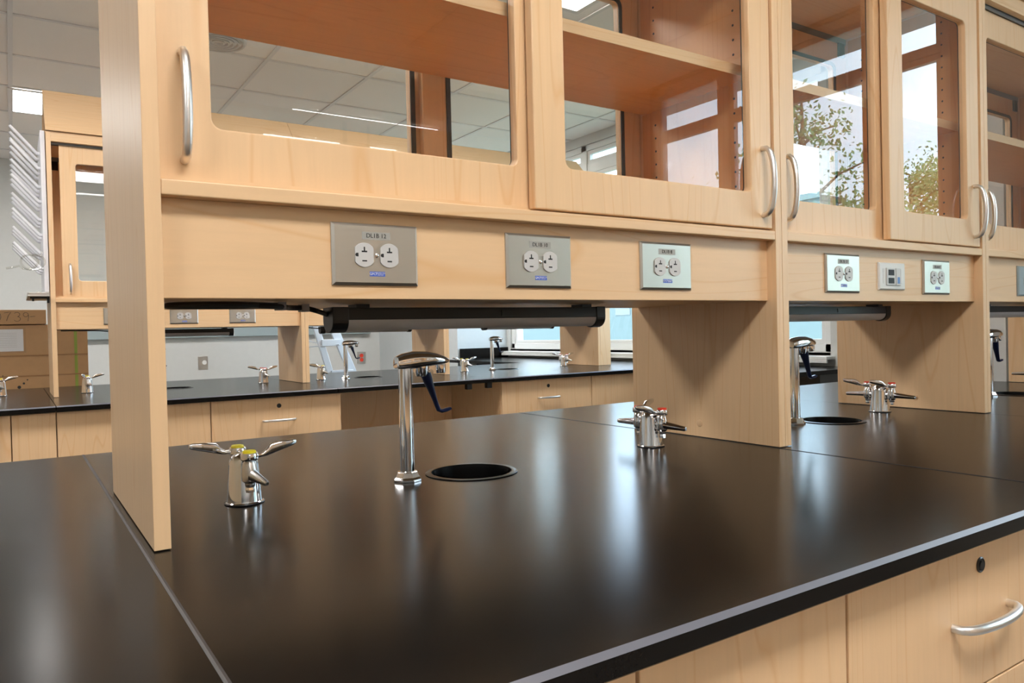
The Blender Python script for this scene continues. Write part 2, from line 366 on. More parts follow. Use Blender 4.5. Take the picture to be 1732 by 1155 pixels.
def sliding_door(parent, x0, x1, z0, z1, yo, sgn, hside, wz, detail=True, st=.0655):
    """sgn=-1: outer face looks to -y. yo = outer face y."""
    th = .019; yi = yo - sgn * th
    if hside is None: hside = 1
    wx0, wx1 = x0 + st, x1 - st; w0, w1 = wz
    d = MB().sheet([[(x0, z0), (x1, z0), (x1, z1), (x0, z1)], list(reversed(rrect(wx0, wx1, w0, w1, .014)))], yo, yi).build('door', 'maple_v', parent, .0022)
    ga, gb = sorted((yo - sgn * .010, yo - sgn * .014))
    MB().box(wx0 + .0005, wx1 - .0005, ga, gb, w0 + .0005, w1 - .0005).build('glass', 'door_glass', d)
    if not detail: return d
    k0, k1 = sorted((yi - sgn * .0001, yi - sgn * .0022))
    MB().sheet([rrect(wx0 - .011, wx1 + .011, w0 - .011, w1 + .011, .022), list(reversed(rrect(wx0 - .0005, wx1 + .0005, w0 - .0005, w1 + .0005, .014)))], k0, k1).build('gasket', 'gasket', d)
    hx = x0 + .031 if hside < 0 else x1 - .031
    handle(d, (hx, yo, .485), (hx, yo, .622), (0, sgn * .030, 0))
    ya, yb = sorted((yi, yi - sgn * .006))
    for bx in (x0 + .012, x1 - .042): MB().box(bx, bx + .03, ya, yb, z1 - .045, z1 - .002).build('roller_bracket', 'black_plastic', d)
    return d

def bay(x0, x1, y0, tl, tr, lab, Z, detail=True, div=True):
    """one glazed reagent cabinet over a service box, standing on the bench between two side panels"""
    t = thing('reagent_cabinet', lab, 'cabinet', ((x0 + x1) / 2, y0 + D / 2, 0), 'glazed cabinets above the benches')
    zr0, zr1, zt0, zt1 = Z['r0'], Z['r1'], Z['t0'], Z['t1']
    a, b = x0 + tl, x1 - tr
    for xa, xb in ((x0, a), (b, x1)):
        MB().box(xa, xb, y0, y0 + D, 0.0015, zt1).build('side_panel', 'maple_v', t, .0008)
    MB().box(a, b, y0 + .001, y0 + D - .001, zr0, zr1).build('bottom_board', 'maple_h', t, .0015)
    MB().box(a, b, y0 + .0229, y0 + .042, Z['ab'], zr0).build('service_panel', 'maple_h', t, .001)
    MB().box(a, b, y0 + D - .042, y0 + D - .0229, Z['ab'], zr0).build('service_panel', 'maple_h', t, .001)
    MB().box(a, b, y0 + .042, y0 + D - .042, Z['ab'] + .001, Z['ab'] + .013).build('service_underside', 'maple_h', t)
    if 'drying rack' not in lab:
        MB().box(a + .0005, b - .0005, y0 + .062, y0 + D - .062, .790, .8125).build('shelf', 'bounce_maple_h', t)
        MB().box(a + .0005, b - .0005, y0 + .0605, y0 + .062, .790, .8125).build('shelf_edge_band', 'maple_h', t)
    MB().box(a, b, y0 + .0005, y0 + D - .0005, zt0 + .006, zt1).box(a, b, y0, y0 + .019, zt0 - .002, zt0 + .006).box(a, b, y0 + D - .019, y0 + D, zt0 - .002, zt0 + .006).build('top_board', 'maple_h', t, .001)
    # thin sheets over the inner faces, carrying the painted bounce colour
    for xa, xb in ((a, a + .0008), (b - .0008, b)):
        MB().box(xa, xb, y0 + .055, y0 + D - .055, zr1, .790).box(xa, xb, y0 + .055, y0 + D - .055, .8125, zt0 - .001).build('side_bounce_tint', 'bounce_maple_v', t)
    MB().box(a + .001, b - .001, y0 + .055, y0 + D - .055, zr1, zr1 + .0008).build('bottom_bounce_tint', 'bounce_maple_h', t)
    # tracks
    for s, yy in ((1, y0), (-1, y0 + D)):
        tk = MB()
        for o in (.0215, .0455):
            q = sorted((yy + s * o, yy + s * (o + .0035))); tk.box(a + .001, b - .001, q[0], q[1], zt0 - .012, zt0 + .006)
        tk.build('door_track', 'frame_grey', t)
        q = sorted((yy + s * .0235, yy + s * .0275)); MB().box(a + .001, b - .001, q[0], q[1], zr1, zr1 + .009).build('bottom_guide', 'maple_h', t)
    w = b - a; mid = (a + b) / 2; ov = .024
    dz0, dz1 = zr1 + .004, zt0 - .010; wz = (Z['w0'], Z['w1'])
    o1, o2 = y0 + .004, y0 + .028
    s1 = Z.get('slide', 0)
    sliding_door(t, mid - ov, b - .004, dz0, dz1, o1, -1, 1, wz, detail)
    sliding_door(t, a + .002 + s1, mid + ov + s1, dz0, dz1, o2, -1, -1, wz, detail)
    sliding_door(t, a + .004, mid + ov, dz0, dz1, y0 + D - .004, 1, -1, wz, detail)
    sliding_door(t, mid - ov, b - .002, dz0, dz1, y0 + D - .028, 1, 1, wz, detail)
    # pin holes for the shelves, on the two inner faces
    if detail:
        h = MB()
        for yy in (y0 + .10, y0 + D - .10):
            for k in range(20):
                z = .50 + k * .032
                if .785 < z < .82: continue
                for xx, s in ((b - .0009, -1), (a + .0009, 1)):
                    h.lathe([(.0028, 0), (.0028, .0004)], (xx, yy, z), (s, 0, 0), 8)
        h.build('pin_holes', 'slot', t, kind='stuff')
    # sloping dust top: two boards meeting in a ridge
    e = .012
    for s in (1, -1):
        yb = y0 - e if s > 0 else y0 + D + e; yr = y0 + D / 2; rise = (D / 2 + e) * 1.06
        q = .018
        MB().prism([(yb, zt1 + .0015), (yr, zt1 + .0015 + rise), (yr, zt1 + .0015 + rise - q * 1.4), (yb + s * q * 1.4, zt1 + .0015)], x0, x1 - .0012).build('sloping_top', 'maple_h', t)
    return t

ZF = dict(r0=.4357, r1=.4547, ab=.3097, t0=1.150, t1=1.190, w0=.531, w1=1.062)
ZR = dict(r0=.442, r1=.462, ab=.316, t0=1.190, t1=1.234, w0=.545, w1=1.098, slide=.03)
BX = [(0.0, 1.216), (1.216, 2.106), (2.106, 3.300)]

def outlet(x, y, z, label, code, group, w=.1334, h=.0889, fine=True, m='steel'):
    """wide steel plate holding a horizontal duplex socket; front faces -y; (x, z) is its centre"""
    t = thing('power_outlet', label, 'outlet', (x, y, z - h / 2), group)
    pl = MB(); e = .004
    pl.loft([[(x + a * (w / 2 - i), yy, z + b * (h / 2 - i)) for a, b in ((-1, -1), (1, -1), (1, 1), (-1, 1))] for yy, i in ((y, 0), (y - .0028, 0), (y - .0058, e))])
    pl.build('cover_plate', m, t)
    for s in (-1, 1):
        cx = x + s * .0195
        o = [(px, pz) for px, pz in circle(cx, z - .001, .0175, 40)]
        o = [(min(max(px, cx - .0142), cx + .0142), pz) for px, pz in o]
        r = MB().sheet([o], y - .0078, y - .0056).build('receptacle', 'device_grey', t, .0005)
        if fine:
            k = MB()
            k.box(cx - .001, cx + .001, y - .0080, y - .0077, z + .003, z + .0105).box(cx - .0042, cx + .0042, y - .0080, y - .0077, z + .0028, z + .0050)
            k.box(cx - .0036, cx + .0036, y - .0080, y - .0077, z - .0105, z - .0085)
            k.sheet([[(cx - .0115 + .0024 * math.cos(q), z - .001 + .0026 * math.sin(q)) for q in [P / 2 + P * i / 8 for i in range(9)]] + [(cx - .0105, z - .0036), (cx - .0092, z - .0036), (cx - .0092, z + .0016), (cx - .0105, z + .0016)]], y - .0080, y - .0077)
            k.build('slots', 'slot', r)
    MB().lathe([(.0030, 0), (.0030, .0012), (.0018, .002)], (x, y - .0057, z - .001), (0, -1, 0), 14).build('screw', 'chrome', t, smooth=True)
    s = MB().box(x - .0115, x + .0125, y - .0060, y - .00582, z - .0315, z - .0245).build('sticker', 'sticker_blue', t, label='small blue warning sticker')
    if fine:
        text_part('lettering', 'GFCI', 'sticker_white', s, x - .0062, y - .0061, z - .028, .0052)
        text_part('lettering', 'PROTECTED\nOUTLET', 'sticker_white', s, x + .0055, y - .0061, z - .028, .0026)
    if code:
        f = MB().box(x - .022, x + .022, y - .0060, y - .00582, z + .0215, z + .0325).build('label_strip', 'label_film', t, label='clear label strip reading ' + code)
        text_part('lettering', code, 'ink', f, x, y - .0061, z + .0270, .0088)
    return t

def data_jack(x, y, z, label, w=.1155, h=.0665):
    t = thing('data_outlet', label, 'outlet', (x, y, z - h / 2))
    MB().loft([[(x + a * (w / 2 - i), yy, z + b * (h / 2 - i)) for a, b in ((-1, -1), (1, -1), (1, 1), (-1, 1))] for yy, i in ((y, 0), (y - .003, 0), (y - .0055, .003))]).build('cover_plate', 'white_plastic', t)
    r = MB(); r.box(x - .043, x - .036, y - .0066, y - .0054, z - .018, z + .018).box(x + .036, x + .043, y - .0066, y - .0054, z - .018, z + .018); r.build('bezel', 'white_plastic', t, .0005)
    MB().box(x - .030, x + .008, y - .0085, y - .0054, z - .022, z + .020).box(x + .010, x + .030, y - .0095, y - .0054, z - .022, z + .020).build('jack_module', 'device_grey', t, .0006)
    MB().box(x - .024, x + .002, y - .0088, y - .0086, z + .002, z + .016).box(x - .024, x + .002, y - .0088, y - .0086, z - .018, z - .004).build('port', 'slot', t)
    MB().box(x + .015, x + .025, y - .0099, y - .0096, z - .018, z - .002).build('blue_tab', 'jack_blue', t)
    return t

LAMPS = []
def lamp(x0, x1, y, zt, label, cord=None):
    """slim under-cabinet fluorescent lamp, switched off"""
    t = thing('task_lamp', label, 'lamp', ((x0 + x1) / 2, y, zt - .045), 'strip lamps under the cabinets')
    MB().prism([(y - .021, zt - .006), (y - .022, zt - .0265), (y + .022, zt - .0265), (y + .021, zt - .006)], x0 + .012, x1 - .012).build('housing', 'black_plastic', t, .001)
    pr = [(y + .021 * math.cos(P + P * i / 14), zt - .026 + .0185 * math.sin(P + P * i / 14)) for i in range(15)]
    MB().prism(pr, x0 + .027, x1 - .022).build('light_cover', 'diffuser', t, smooth=True)
    for a, b in ((x0, x0 + .028), (x1 - .023, x1)):
        pc = [(y - .0235, zt - .005), (y + .0235, zt - .005)] + [(y + .0235 * math.cos(-P * i / 14), zt - .027 + .0205 * math.sin(-P * i / 14)) for i in range(15)]
        MB().prism(pc, a, b).build('end_cap', 'black_plastic', t, .0012)
    for q in (x0 + .055, x1 - .045):
        MB().box(q - .012, q + .012, y - .018, y + .018, zt - .0065, zt - .0002).build('mount', 'black_plastic', t)
    LAMPS.append(t)
    MB().box(x0 + .33, x0 + .36, y - .0235, y - .0208, zt - .022, zt - .012).build('switch', 'black_plastic', t)
    return t

def faucet(x, y, label, group='pure water faucets on the benches'):
    t = thing('faucet', label, 'faucet', (x, y, 0), group)
    MB().lathe([(.0255, 0), (.0255, .004), (.0225, .0075), (.018, .0165), (.0125, .0175)], (x, y, 0), n=8).build('base_flange', 'chrome', t, .0008)
    MB().lathe([(.0124, .016), (.0122, .08), (.0114, .205)], (x, y, 0), n=32).build('pole', 'chrome', t, smooth=True)
    # spout head: blade-shaped body reaching towards +x
    rings = []
    for u, w, zt_, zb in ((-.0175, .010, .2155, .200), (-.0165, .0125, .2185, .1975), (-.005, .0155, .2235, .1955), (.015, .0175, .2270, .1960), (.04, .0175, .2265, .1985), (.062, .0155, .2220, .2010), (.078, .011, .2160, .2030), (.0865, .005, .2115, .2050)):
        rg = []
        for i in range(20):
            a = 2 * P * i / 20; c, s = math.cos(a), math.sin(a)
            zm = (zt_ + zb) / 2 - .002; hz = (zt_ - zm) if s > 0 else (zm - zb)
            rg.append((x + u, y + w * math.copysign(abs(c) ** .7, c), zm + hz * math.copysign(abs(s) ** (.9 if s > 0 else .6), s)))
        rings.append(rg)
    MB().loft(rings).build('spout', 'chrome', t, smooth=True)
    MB().lathe([(.0085, .186), (.0095, .189), (.0095, .203)], (x + .071, y, 0), n=20).build('outlet_nozzle', 'chrome', t, smooth=True)
    MB().lathe([(.0105, .182), (.0125, .187), (.0135, .200)], (x + .033, y, 0), n=20).cyl((x + .047, y - .009, .189), (x + .047, y + .009, .189), .0048).build('valve_stem', 'chrome', t, smooth=True)
    pts = [(x + .040, .187), (x + .044, .176), (x + .050, .160), (x + .0565, .142), (x + .0615, .128), (x + .065, .1195), (x + .071, .117), (x + .080, .1185), (x + .0885, .1205)]
    ws = [.0125, .0115, .009, .007, .0062, .006, .007, .008, .0065]; ts = [.0095, .0085, .0062, .0042, .0036, .0036, .0036, .0036, .003]
    rings = []
    for i, (px, pz) in enumerate(pts):
        a = Vector(pts[min(i + 1, 8)]) - Vector(pts[max(i - 1, 0)]); a.normalize(); nn = Vector((-a.y, a.x))
        rings.append([(px + nn.x * ts[i] * math.cos(q), y + ws[i] * math.sin(q), pz + nn.y * ts[i] * math.cos(q)) for q in [2 * P * k / 14 for k in range(14)]])
    MB().loft(rings).build('lever', 'navy', t, smooth=True, label='navy blue push-back lever')
    return t

def gas_tap(x, y, label, cap, barb, angs, group):
    """double service turret; one valve towards -y and one towards +y"""
    t = thing('service_tap', label, 'tap', (x, y, 0), group)
    MB().lathe([(.0285, 0), (.0285, .0022), (.0265, .0035), (.0262, .006), (.0222, .060), (.0212, .067), (.0185, .0735), (.012, .0778), (.005, .0792), (.0, .0795)][:-1], (x, y, 0), n=36).build('turret', 'chrome', t, smooth=True)
    MB().lathe([(.0292, .0), (.0300, .0012), (.0292, .0024), (.0284, .0024), (.0284, .0)], (x, y, 0), n=36, cap=False).build('base_gasket', 'black_plastic', t, smooth=True)
    for s, ang in zip((-1, 1), angs):
        yv = y + s * .036
        v = MB().cyl((x, y + s * .015, .050), (x, yv, .050), .0085).lathe([(.006, .030), (.0075, .032), (.0075, .036), (.0115, .040), (.0125, .050), (.0115, .060), (.010, .066), (.0085, .070)], (x, yv, 0), n=20)
        v = v.build('valve', 'satin' if barb == 'nozzle' else 'chrome', t, smooth=True)
        MB().lathe([(.0065, .022), (.0065, .026), (.0055, .031)], (x, yv, 0), n=6).build('hex_nut', 'chrome', v)
        MB().lathe([(.0125, .0715), (.0132, .073), (.0132, .080), (.012, .0825)], (x, yv, 0), n=24).build('handle_hub', 'chrome', v, smooth=True)
        MB().lathe([(.0100, .0820), (.0100, .0850), (.0085, .0862)], (x, yv, 0), n=24).build('index_button', cap, v, smooth=True, label=('yellow' if cap == 'yellow' else 'red') + ' index button')
        a = math.radians(ang); dx, dy = math.cos(a), math.sin(a); nx, ny = -dy, dx
        rings = []
        for L, w, hb, ht in ((.010, .0042, .0735, .0800), (.020, .0036, .0740, .0800), (.026, .0034, .0745, .0850), (.034, .0038, .0765, .0930), (.052, .0038, .0815, .0955), (.070, .0034, .0865, .0960), (.0745, .0018, .0890, .0945)):
            zc, hz = (hb + ht) / 2, (ht - hb) / 2
            rings.append([(x + dx * L + nx * w * math.copysign(abs(math.cos(q)) ** .6, math.cos(q)), yv + dy * L + ny * w * math.copysign(abs(math.cos(q)) ** .6, math.cos(q)), zc + hz * math.copysign(abs(math.sin(q)) ** .6, math.sin(q))) for q in [2 * P * k / 16 for k in range(16)]])
        MB().loft(rings).build('lever', 'chrome', v, smooth=True)
        pr = []
        if barb == 'nozzle':
            d = Vector((.42, s, -.30)).normalized(); n_s = 9; L = .034; r0, r1 = .0090, .0045
        else:
            d = Vector((0, s, -.05)).normalized(); n_s = 11; L = .058; r0, r1 = .0085, .0052
        for i in range(n_s):
            r = r0 + (r1 - r0) * i / (n_s - 1); pr += [(r, .006 + L * i / n_s), (r * .76, .006 + L * (i + .95) / n_s)]
        pr += [(r1 * .5, .006 + L), (r1 * .5, .006 + L - .006)]
        MB().lathe(pr, (x, yv + s * .004, .050), d, 18).build('hose_nozzle', 'satin' if barb == 'nozzle' else 'chrome', v, smooth=True)
    return t

def base_cabinet(x0, x1, y0, label, kind, depth=.60, detail=True, lockx=None):
    """cabinet below the worktop, front faces -y"""
    yf = y0 + YN + .030
    t = thing('base_cabinet', label, 'cabinet', ((x0 + x1) / 2, yf, -H), 'maple base cabinets')
    y2 = yf + depth; zb_ = -H + .10
    MB().box(x0, x0 + .018, yf + .019, y2, zb_, -.0262).box(x1 - .018, x1, yf + .019, y2, zb_, -.0262).box(x0 + .018, x1 - .018, y2 - .018, y2, zb_, -.0262).box(x0 + .018, x1 - .018, yf + .019, y2 - .018, zb_, zb_ + .018).box(x0, x1, yf + .07, y2, -H, zb_).build('body', 'maple_v', t)
    g = .0018
    def front(nm, z0, z1): return MB().box(x0 + g, x1 - g, yf, yf + .0185, z0, z1).build(nm, 'maple_v', t, .0012)
    def lock(p, lx, lz):
        l = MB().lathe([(.0105, 0), (.0105, .001), (.0088, .0022), (.0080, .0012), (.006, .0012), (.0055, .003), (.0, .003)][:-1], (lx, yf, lz), (0, -1, 0), 24).build('lock', 'black_plastic', p, smooth=True)
    cx = (x0 + x1) / 2
    if kind == 'drawers':
        zs = [(-.2270, -.0275), (-.455, -.2300), (-H + .11, -.458)]
        for i, (a, b) in enumerate(zs):
            d = front('drawer', a, b); z = (a + b) / 2 if i else -.134
            if detail:
                handle(d, (cx - .075, yf, z), (cx + .075, yf, z), (0, -.028, 0))
                if i == 0: lock(d, cx, -.067)
    elif kind == 'door':
        d = front('door', -H + .11, -.0275)
        if detail: handle(d, (x0 + .05 if lockx else x1 - .05, yf, -.225), (x0 + .05 if lockx else x1 - .05, yf, -.085), (0, -.028, 0)); lock(d, x0 + .05 if lockx else x1 - .05, -.060)
    else:
        front('filler_panel', -H + .11, -.0275)
    return t

def bench(y0, Z, who, pos, detail, slabs, bays):
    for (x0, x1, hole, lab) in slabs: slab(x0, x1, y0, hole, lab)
    for (x0, x1), (tl, tr), lab in bays: bay(x0, x1, y0, tl, tr, lab, Z, detail)

# near bench
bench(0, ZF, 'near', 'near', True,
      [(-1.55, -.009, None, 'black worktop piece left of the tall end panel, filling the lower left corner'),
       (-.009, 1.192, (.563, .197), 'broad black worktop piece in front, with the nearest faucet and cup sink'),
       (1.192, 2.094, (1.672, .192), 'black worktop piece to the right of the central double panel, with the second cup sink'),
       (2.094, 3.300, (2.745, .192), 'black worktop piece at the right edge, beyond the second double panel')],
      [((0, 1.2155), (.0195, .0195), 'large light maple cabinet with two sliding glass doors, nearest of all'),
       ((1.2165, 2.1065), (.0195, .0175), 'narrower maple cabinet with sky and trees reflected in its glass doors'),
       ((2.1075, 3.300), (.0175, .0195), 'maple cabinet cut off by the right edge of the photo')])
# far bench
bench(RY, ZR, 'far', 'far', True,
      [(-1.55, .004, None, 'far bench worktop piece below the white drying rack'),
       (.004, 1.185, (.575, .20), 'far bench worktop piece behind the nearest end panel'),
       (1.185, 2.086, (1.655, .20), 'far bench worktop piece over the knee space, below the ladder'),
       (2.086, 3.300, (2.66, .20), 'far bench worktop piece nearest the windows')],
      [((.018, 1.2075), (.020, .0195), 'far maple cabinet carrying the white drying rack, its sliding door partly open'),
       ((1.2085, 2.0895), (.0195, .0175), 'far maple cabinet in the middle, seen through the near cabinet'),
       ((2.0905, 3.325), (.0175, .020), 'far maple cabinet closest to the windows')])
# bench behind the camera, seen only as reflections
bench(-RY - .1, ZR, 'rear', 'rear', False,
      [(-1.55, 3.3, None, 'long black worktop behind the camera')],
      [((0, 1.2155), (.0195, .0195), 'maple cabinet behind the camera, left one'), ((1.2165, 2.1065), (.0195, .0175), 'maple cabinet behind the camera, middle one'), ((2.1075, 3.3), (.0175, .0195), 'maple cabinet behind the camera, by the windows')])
MB_ = MB().box(-1.5, 3.28, -RY - .1 + YN + .04, -RY - .1 + YF - .04, -H, -.0262)
tag(MB_.build('base_cabinet', 'maple_v'), 'long run of maple base cabinets behind the camera', 'cabinet')

# grey sealant lines in the worktop joints
for x, a, b, w, lab in ((-.009, YN, YF, .0026, 'dark grey sealant bead in the joint beside the tall end panel'),
                    (1.192, YN, YF, .0009, 'thin dark sealant line in the joint by the central double panel')):
    s = MB().prism([(x - w, -.010), (x - w, .0003), (x, .0009), (x + w, .0003), (x + w, -.010)], a + .006, b - .006, 'y')
    tag(s.build('sealant_bead', 'sealant'), lab, 'sealant')

# end column of the far bench
tag(MB().box(3.3262, 3.42, RY, RY + D, .0015, 1.234).build('filler_column', 'maple_v', None, .001), 'pale maple filler column at the window end of the far bench', 'panel')

# counter along the window wall
t = thing('worktop', 'black side counter running along the window wall', 'countertop', (3.65, 3.4, -.0245))
MB().box(3.302, X_END - .002, 1.5, JY - .002, -.0245, 0).build('worktop_slab', 'epoxy', t, .002)
MB().box(3.45, X_END - .002, JY - .022, JY - .002, .0005, .10).build('backsplash', 'epoxy', t, .001)
tag(MB().box(3.62, X_END - .01, 1.54, JY - .03, -H, -.026).build('base_cabinet', 'black_plastic'), 'black block filling the shaded knee space under the side counter by the windows', 'cabinet')  # black box put in for the shade of the open knee space

# base cabinets
base_cabinet(-.62, .004, 0, 'near base cabinet left of the narrow front, below the frame', 'drawers')
base_cabinet(.004, .3105, 0, 'narrow maple cabinet front at the bottom edge, left of the seam', 'blank')
base_cabinet(.3115, .6235, 0, 'plain maple cabinet front under the near worktop, no handle in view', 'blank')
base_cabinet(.6245, 1.2295, 0, 'maple drawer cabinet with black lock and bow handle, lower right corner', 'drawers')
base_cabinet(1.2305, 1.83, 0, 'maple drawer cabinet past the right edge of the near bench', 'drawers')
base_cabinet(1.831, 3.28, 0, 'maple cabinet front further along the near bench', 'blank')
base_cabinet(-1.4, -.149, RY, 'far base cabinet at the extreme left edge', 'door')
base_cabinet(-.148, .0045, RY, 'narrow far base panel left of the tall end panel', 'blank')
base_cabinet(.0055, .5975, RY, 'far base cabinet half hidden behind the tall end panel', 'blank')
base_cabinet(.5985, 1.2095, RY, 'far drawer cabinet with lock and handle, left of the knee space', 'drawers')
base_cabinet(2.156, 2.811, RY, 'far drawer cabinet with lock and handle, right of the knee space', 'drawers')
base_cabinet(2.812, 3.29, RY, 'far cabinet with lock and upright handle, beside the near double panel', 'door')
tag(MB().box(1.2105, 2.155, RY + .07, RY + .09, -H, -.026).build('back_panel', 'maple_v'), 'maple panel closing the back of the knee space under the far bench', 'panel')
for px, lab in ((1.96, 'left'), (2.09, 'right')):
    tag(MB().box(px - .015, px + .015, RY + YN + .05, RY + YN + .08, -.058, -.0255).build('support_bracket', 'black_plastic'), 'small black bracket under the far worktop edge, %s of two' % lab, 'bracket')

# outlets on the near service panel
YP = .0229
for x, c, w in ((.3072, 'DL1B 12', 'nearest'), (.6003, 'DL1B 10', 'middle'), (.8955, 'DL1B 8', 'right-hand')):
    outlet(x, YP, .3737, 'steel outlet plate marked %s, %s on the large near cabinet' % (c, w), c, 'steel outlet plates on the near bench')
outlet(1.463, YP, .3735, 'steel outlet plate marked DL1B 12 just right of the central double panel', 'DL1B 12', 'steel outlet plates on the near bench')
data_jack(1.6685, YP, .3707, 'white data outlet with black ports between two steel plates')
outlet(1.8805, YP, .3725, 'steel outlet plate marked DL1B 8, right of the white data outlet', 'DL1B 8', 'steel outlet plates on the near bench')
outlet(2.412, YP, .3715, 'steel outlet plate cut by the right edge of the photo', None, 'steel outlet plates on the near bench', m='raceway')
for x, w in ((.3, 'hidden behind the tall end panel'), (.594, 'just right of the tall end panel'), (.8815, 'above the black strip lamp')):
    outlet(x, RY + YP, .3755, 'far bench steel outlet plate, ' + w, None, 'steel outlet plates on the far bench', fine=(x > .4), h=.080)

# strip lamps
zl = .3097
lamp(.3015, .887, .21, zl, 'black strip lamp with grey cover under the large near cabinet')
lamp(1.372, 1.9585, .21, zl, 'black strip lamp right of the central double panel')
lamp(2.50, 3.085, .21, zl, 'black strip lamp under the cabinet at the right edge')
lamp(.290, .875, RY + .21, .316, 'far black strip lamp left, seen between end panel and far double panel')
lamp(1.364, 1.95, RY + .21, .316, 'far black strip lamp in front of the ladder')
lamp(2.48, 3.065, RY + .21, .316, 'far black strip lamp by the windows, just below the near one')
def cord(lamp_, pts, label, r=.0042):
    n = []
    for i in range(len(pts) - 1):
        p0, p1, p2, p3 = [Vector(pts[min(max(k, 0), len(pts) - 1)]) for k in (i - 1, i, i + 1, i + 2)]
        for j in range(8):
            u = j / 8; n.append(.5 * ((2 * p1) + (p2 - p0) * u + (2 * p0 - 5 * p1 + 4 * p2 - p3) * u * u + (3 * p1 - p0 - 3 * p2 + p3) * u ** 3))
    n.append(Vector(pts[-1]))
    return MB().tube(n, r, 8).build('power_cord', 'cord', lamp_, smooth=True)
cord(LAMPS[0], [(.20, .13, .3048), (.12, .085, .3045), (.055, .10, .3045), (.045, .135, .3045), (.09, .15, .3045), (.15, .145, .3045), (.165, .10, .3035), (.20, .12, .3025), (.225, .17, .303), (.262, .205, .3035), (.285, .22, .300), (.302, .212, .293)], 'black lamp cord looped under the large near cabinet')
for x, y, w in ((.198, .125, 'first from the end panel'), (.258, .20, 'closest to the lamp')):
    tag(MB().box(x - .006, x + .006, y - .010, y + .010, .2975, .3005).box(x - .006, x + .006, y - .010, y - .008, .3005, .3096).box(x - .006, x + .006, y + .008, y + .010, .3005, .3096).build('cord_clip', 'clip'), 'small grey clip holding the lamp cord, ' + w, 'clip')
cord(LAMPS[4], [(1.23, RY + .17, .311), (1.27, RY + .15, .307), (1.31, RY + .19, .304), (1.365, RY + .21, .300)], 'far thin black lamp cord beside the ladder', .003)
cord(LAMPS[3], [(.06, RY + .12, .3115), (.16, RY + .10, .3095), (.22, RY + .14, .309), (.29, RY + .21, .303)], 'far black lamp cord left of the tall end panel', .003)

# faucets, cup sinks and service taps
faucet(.436, .203, 'tall chrome faucet with navy lever beside the nearest cup sink')
faucet(1.548, .214, 'chrome faucet with navy lever partly hidden by the central double panel')
faucet(2.600, .214, 'chrome faucet with navy lever at the right edge, behind the second double panel')
faucet(.445, RY + .20, 'far chrome faucet whose spout peeks out behind the tall end panel')
faucet(1.514, RY + .20, 'far chrome faucet in front of the aluminium ladder')
faucet(2.545, RY + .20, 'far chrome faucet in front of the window sill')
cup_sink(.563, .197, 'round black cup sink beside the nearest faucet')
cup_sink(1.672, .192, 'round black cup sink right of the central double panel')
cup_sink(2.745, .192, 'round black cup sink at the right edge')
cup_sink(.575, RY + .20, 'far cup sink just right of the tall end panel')
cup_sink(1.655, RY + .20, 'far cup sink right of the ladder')
cup_sink(2.66, RY + .20, 'far cup sink in front of the window')
gas_tap(.160, .213, 'chrome gas tap with yellow buttons and levers spread, nearest on the bench', 'yellow', 'nozzle', (6, 186), 'chrome service taps')
gas_tap(1.020, .200, 'chrome tap with red buttons and ribbed nozzles by the central double panel', 'red', 'barb', (178, 20), 'chrome service taps')
gas_tap(1.952, .221, 'chrome tap with red buttons before the second double panel', 'red', 'barb', (160, 150), 'chrome service taps')
gas_tap(3.10, .25, 'chrome tap at the very right edge of the photo', 'red', 'barb', (178, 20), 'chrome service taps')
gas_tap(1.36, .213, 'chrome gas tap hidden behind the central double panel', 'yellow', 'nozzle', (6, 186), 'chrome service taps')
gas_tap(.171, RY + .23, 'far chrome gas tap with yellow button left of the tall end panel', 'yellow', 'nozzle', (6, 250), 'chrome service taps')
gas_tap(1.035, RY + .22, 'far chrome tap with red buttons left of the far double panel', 'red', 'nozzle', (12, 176), 'chrome service taps')
gas_tap(1.365, RY + .21, 'far chrome gas tap with yellow button right of the far double panel', 'yellow', 'nozzle', (150, 186), 'chrome service taps')
gas_tap(2.335, RY + .21, 'far chrome gas tap behind the near faucet spout', 'yellow', 'nozzle', (6, 186), 'chrome service taps')
gas_tap(3.15, RY + .20, 'far chrome tap beside the panel at the window end', 'red', 'nozzle', (12, 176), 'chrome service taps')
gas_tap(-.19, RY + .37, 'chrome tap cut by the left edge of the photo', 'yellow', 'nozzle', (6, 186), 'chrome service taps')
# screw cover cap on the double panels
for x, y, z, l in ((1.196, .219, .0325, 'small round cover cap low on the central double panel'), (2.0885, .19, .034, 'small round cover cap low on the second double panel')):
    tag(MB().lathe([(.0085, 0), (.0085, .0005), (.0078, .0009)], (x, y, z), (-1, 0, 0), 24).build('cover_cap', 'maple_edge', None, smooth=True), l, 'cap')

# ---------------------------------------------------------------- drying rack, tray, tubing
xr = .016
t = thing('drying_rack', 'white peg drying rack hanging on the left side of the far cabinet', 'rack', (xr - .01, RY + .2, .49))
MB().box(xr - .020, xr - .001, RY + .015, RY + .40, .49, 1.236).build('backboard', 'peg_white', t, .002)
for r in range(8):
    for c in range(3):
        yy = RY + .06 + c * .13 + (.05 if r % 2 else 0); z0 = .60 + r * .078
        if yy > RY + .39: continue
        p = MB().lathe([(.008, 0), (.008, .012)], (xr - .020, yy, z0), (-1, 0, .1), 12)
        p.cyl((xr - .030, yy, z0), (xr - .135, yy, z0 + .120), .0075, .0066, 12)
        p.build('peg', 'peg_white', t, smooth=True)
t = thing('drip_tray', 'metal drip tray below the drying rack', 'tray', (xr - .05, RY + .2, .463))
MB().box(xr - .088, xr - .002, RY - .03, RY + .40, .468, .472).box(xr - .088, xr - .084, RY - .03, RY + .40, .472, .486).box(xr - .084, xr - .002, RY - .03, RY - .026, .472, .486).box(xr - .084, xr - .002, RY + .396, RY + .40, .472, .486).build('trough', 'tray_metal', t, .001)
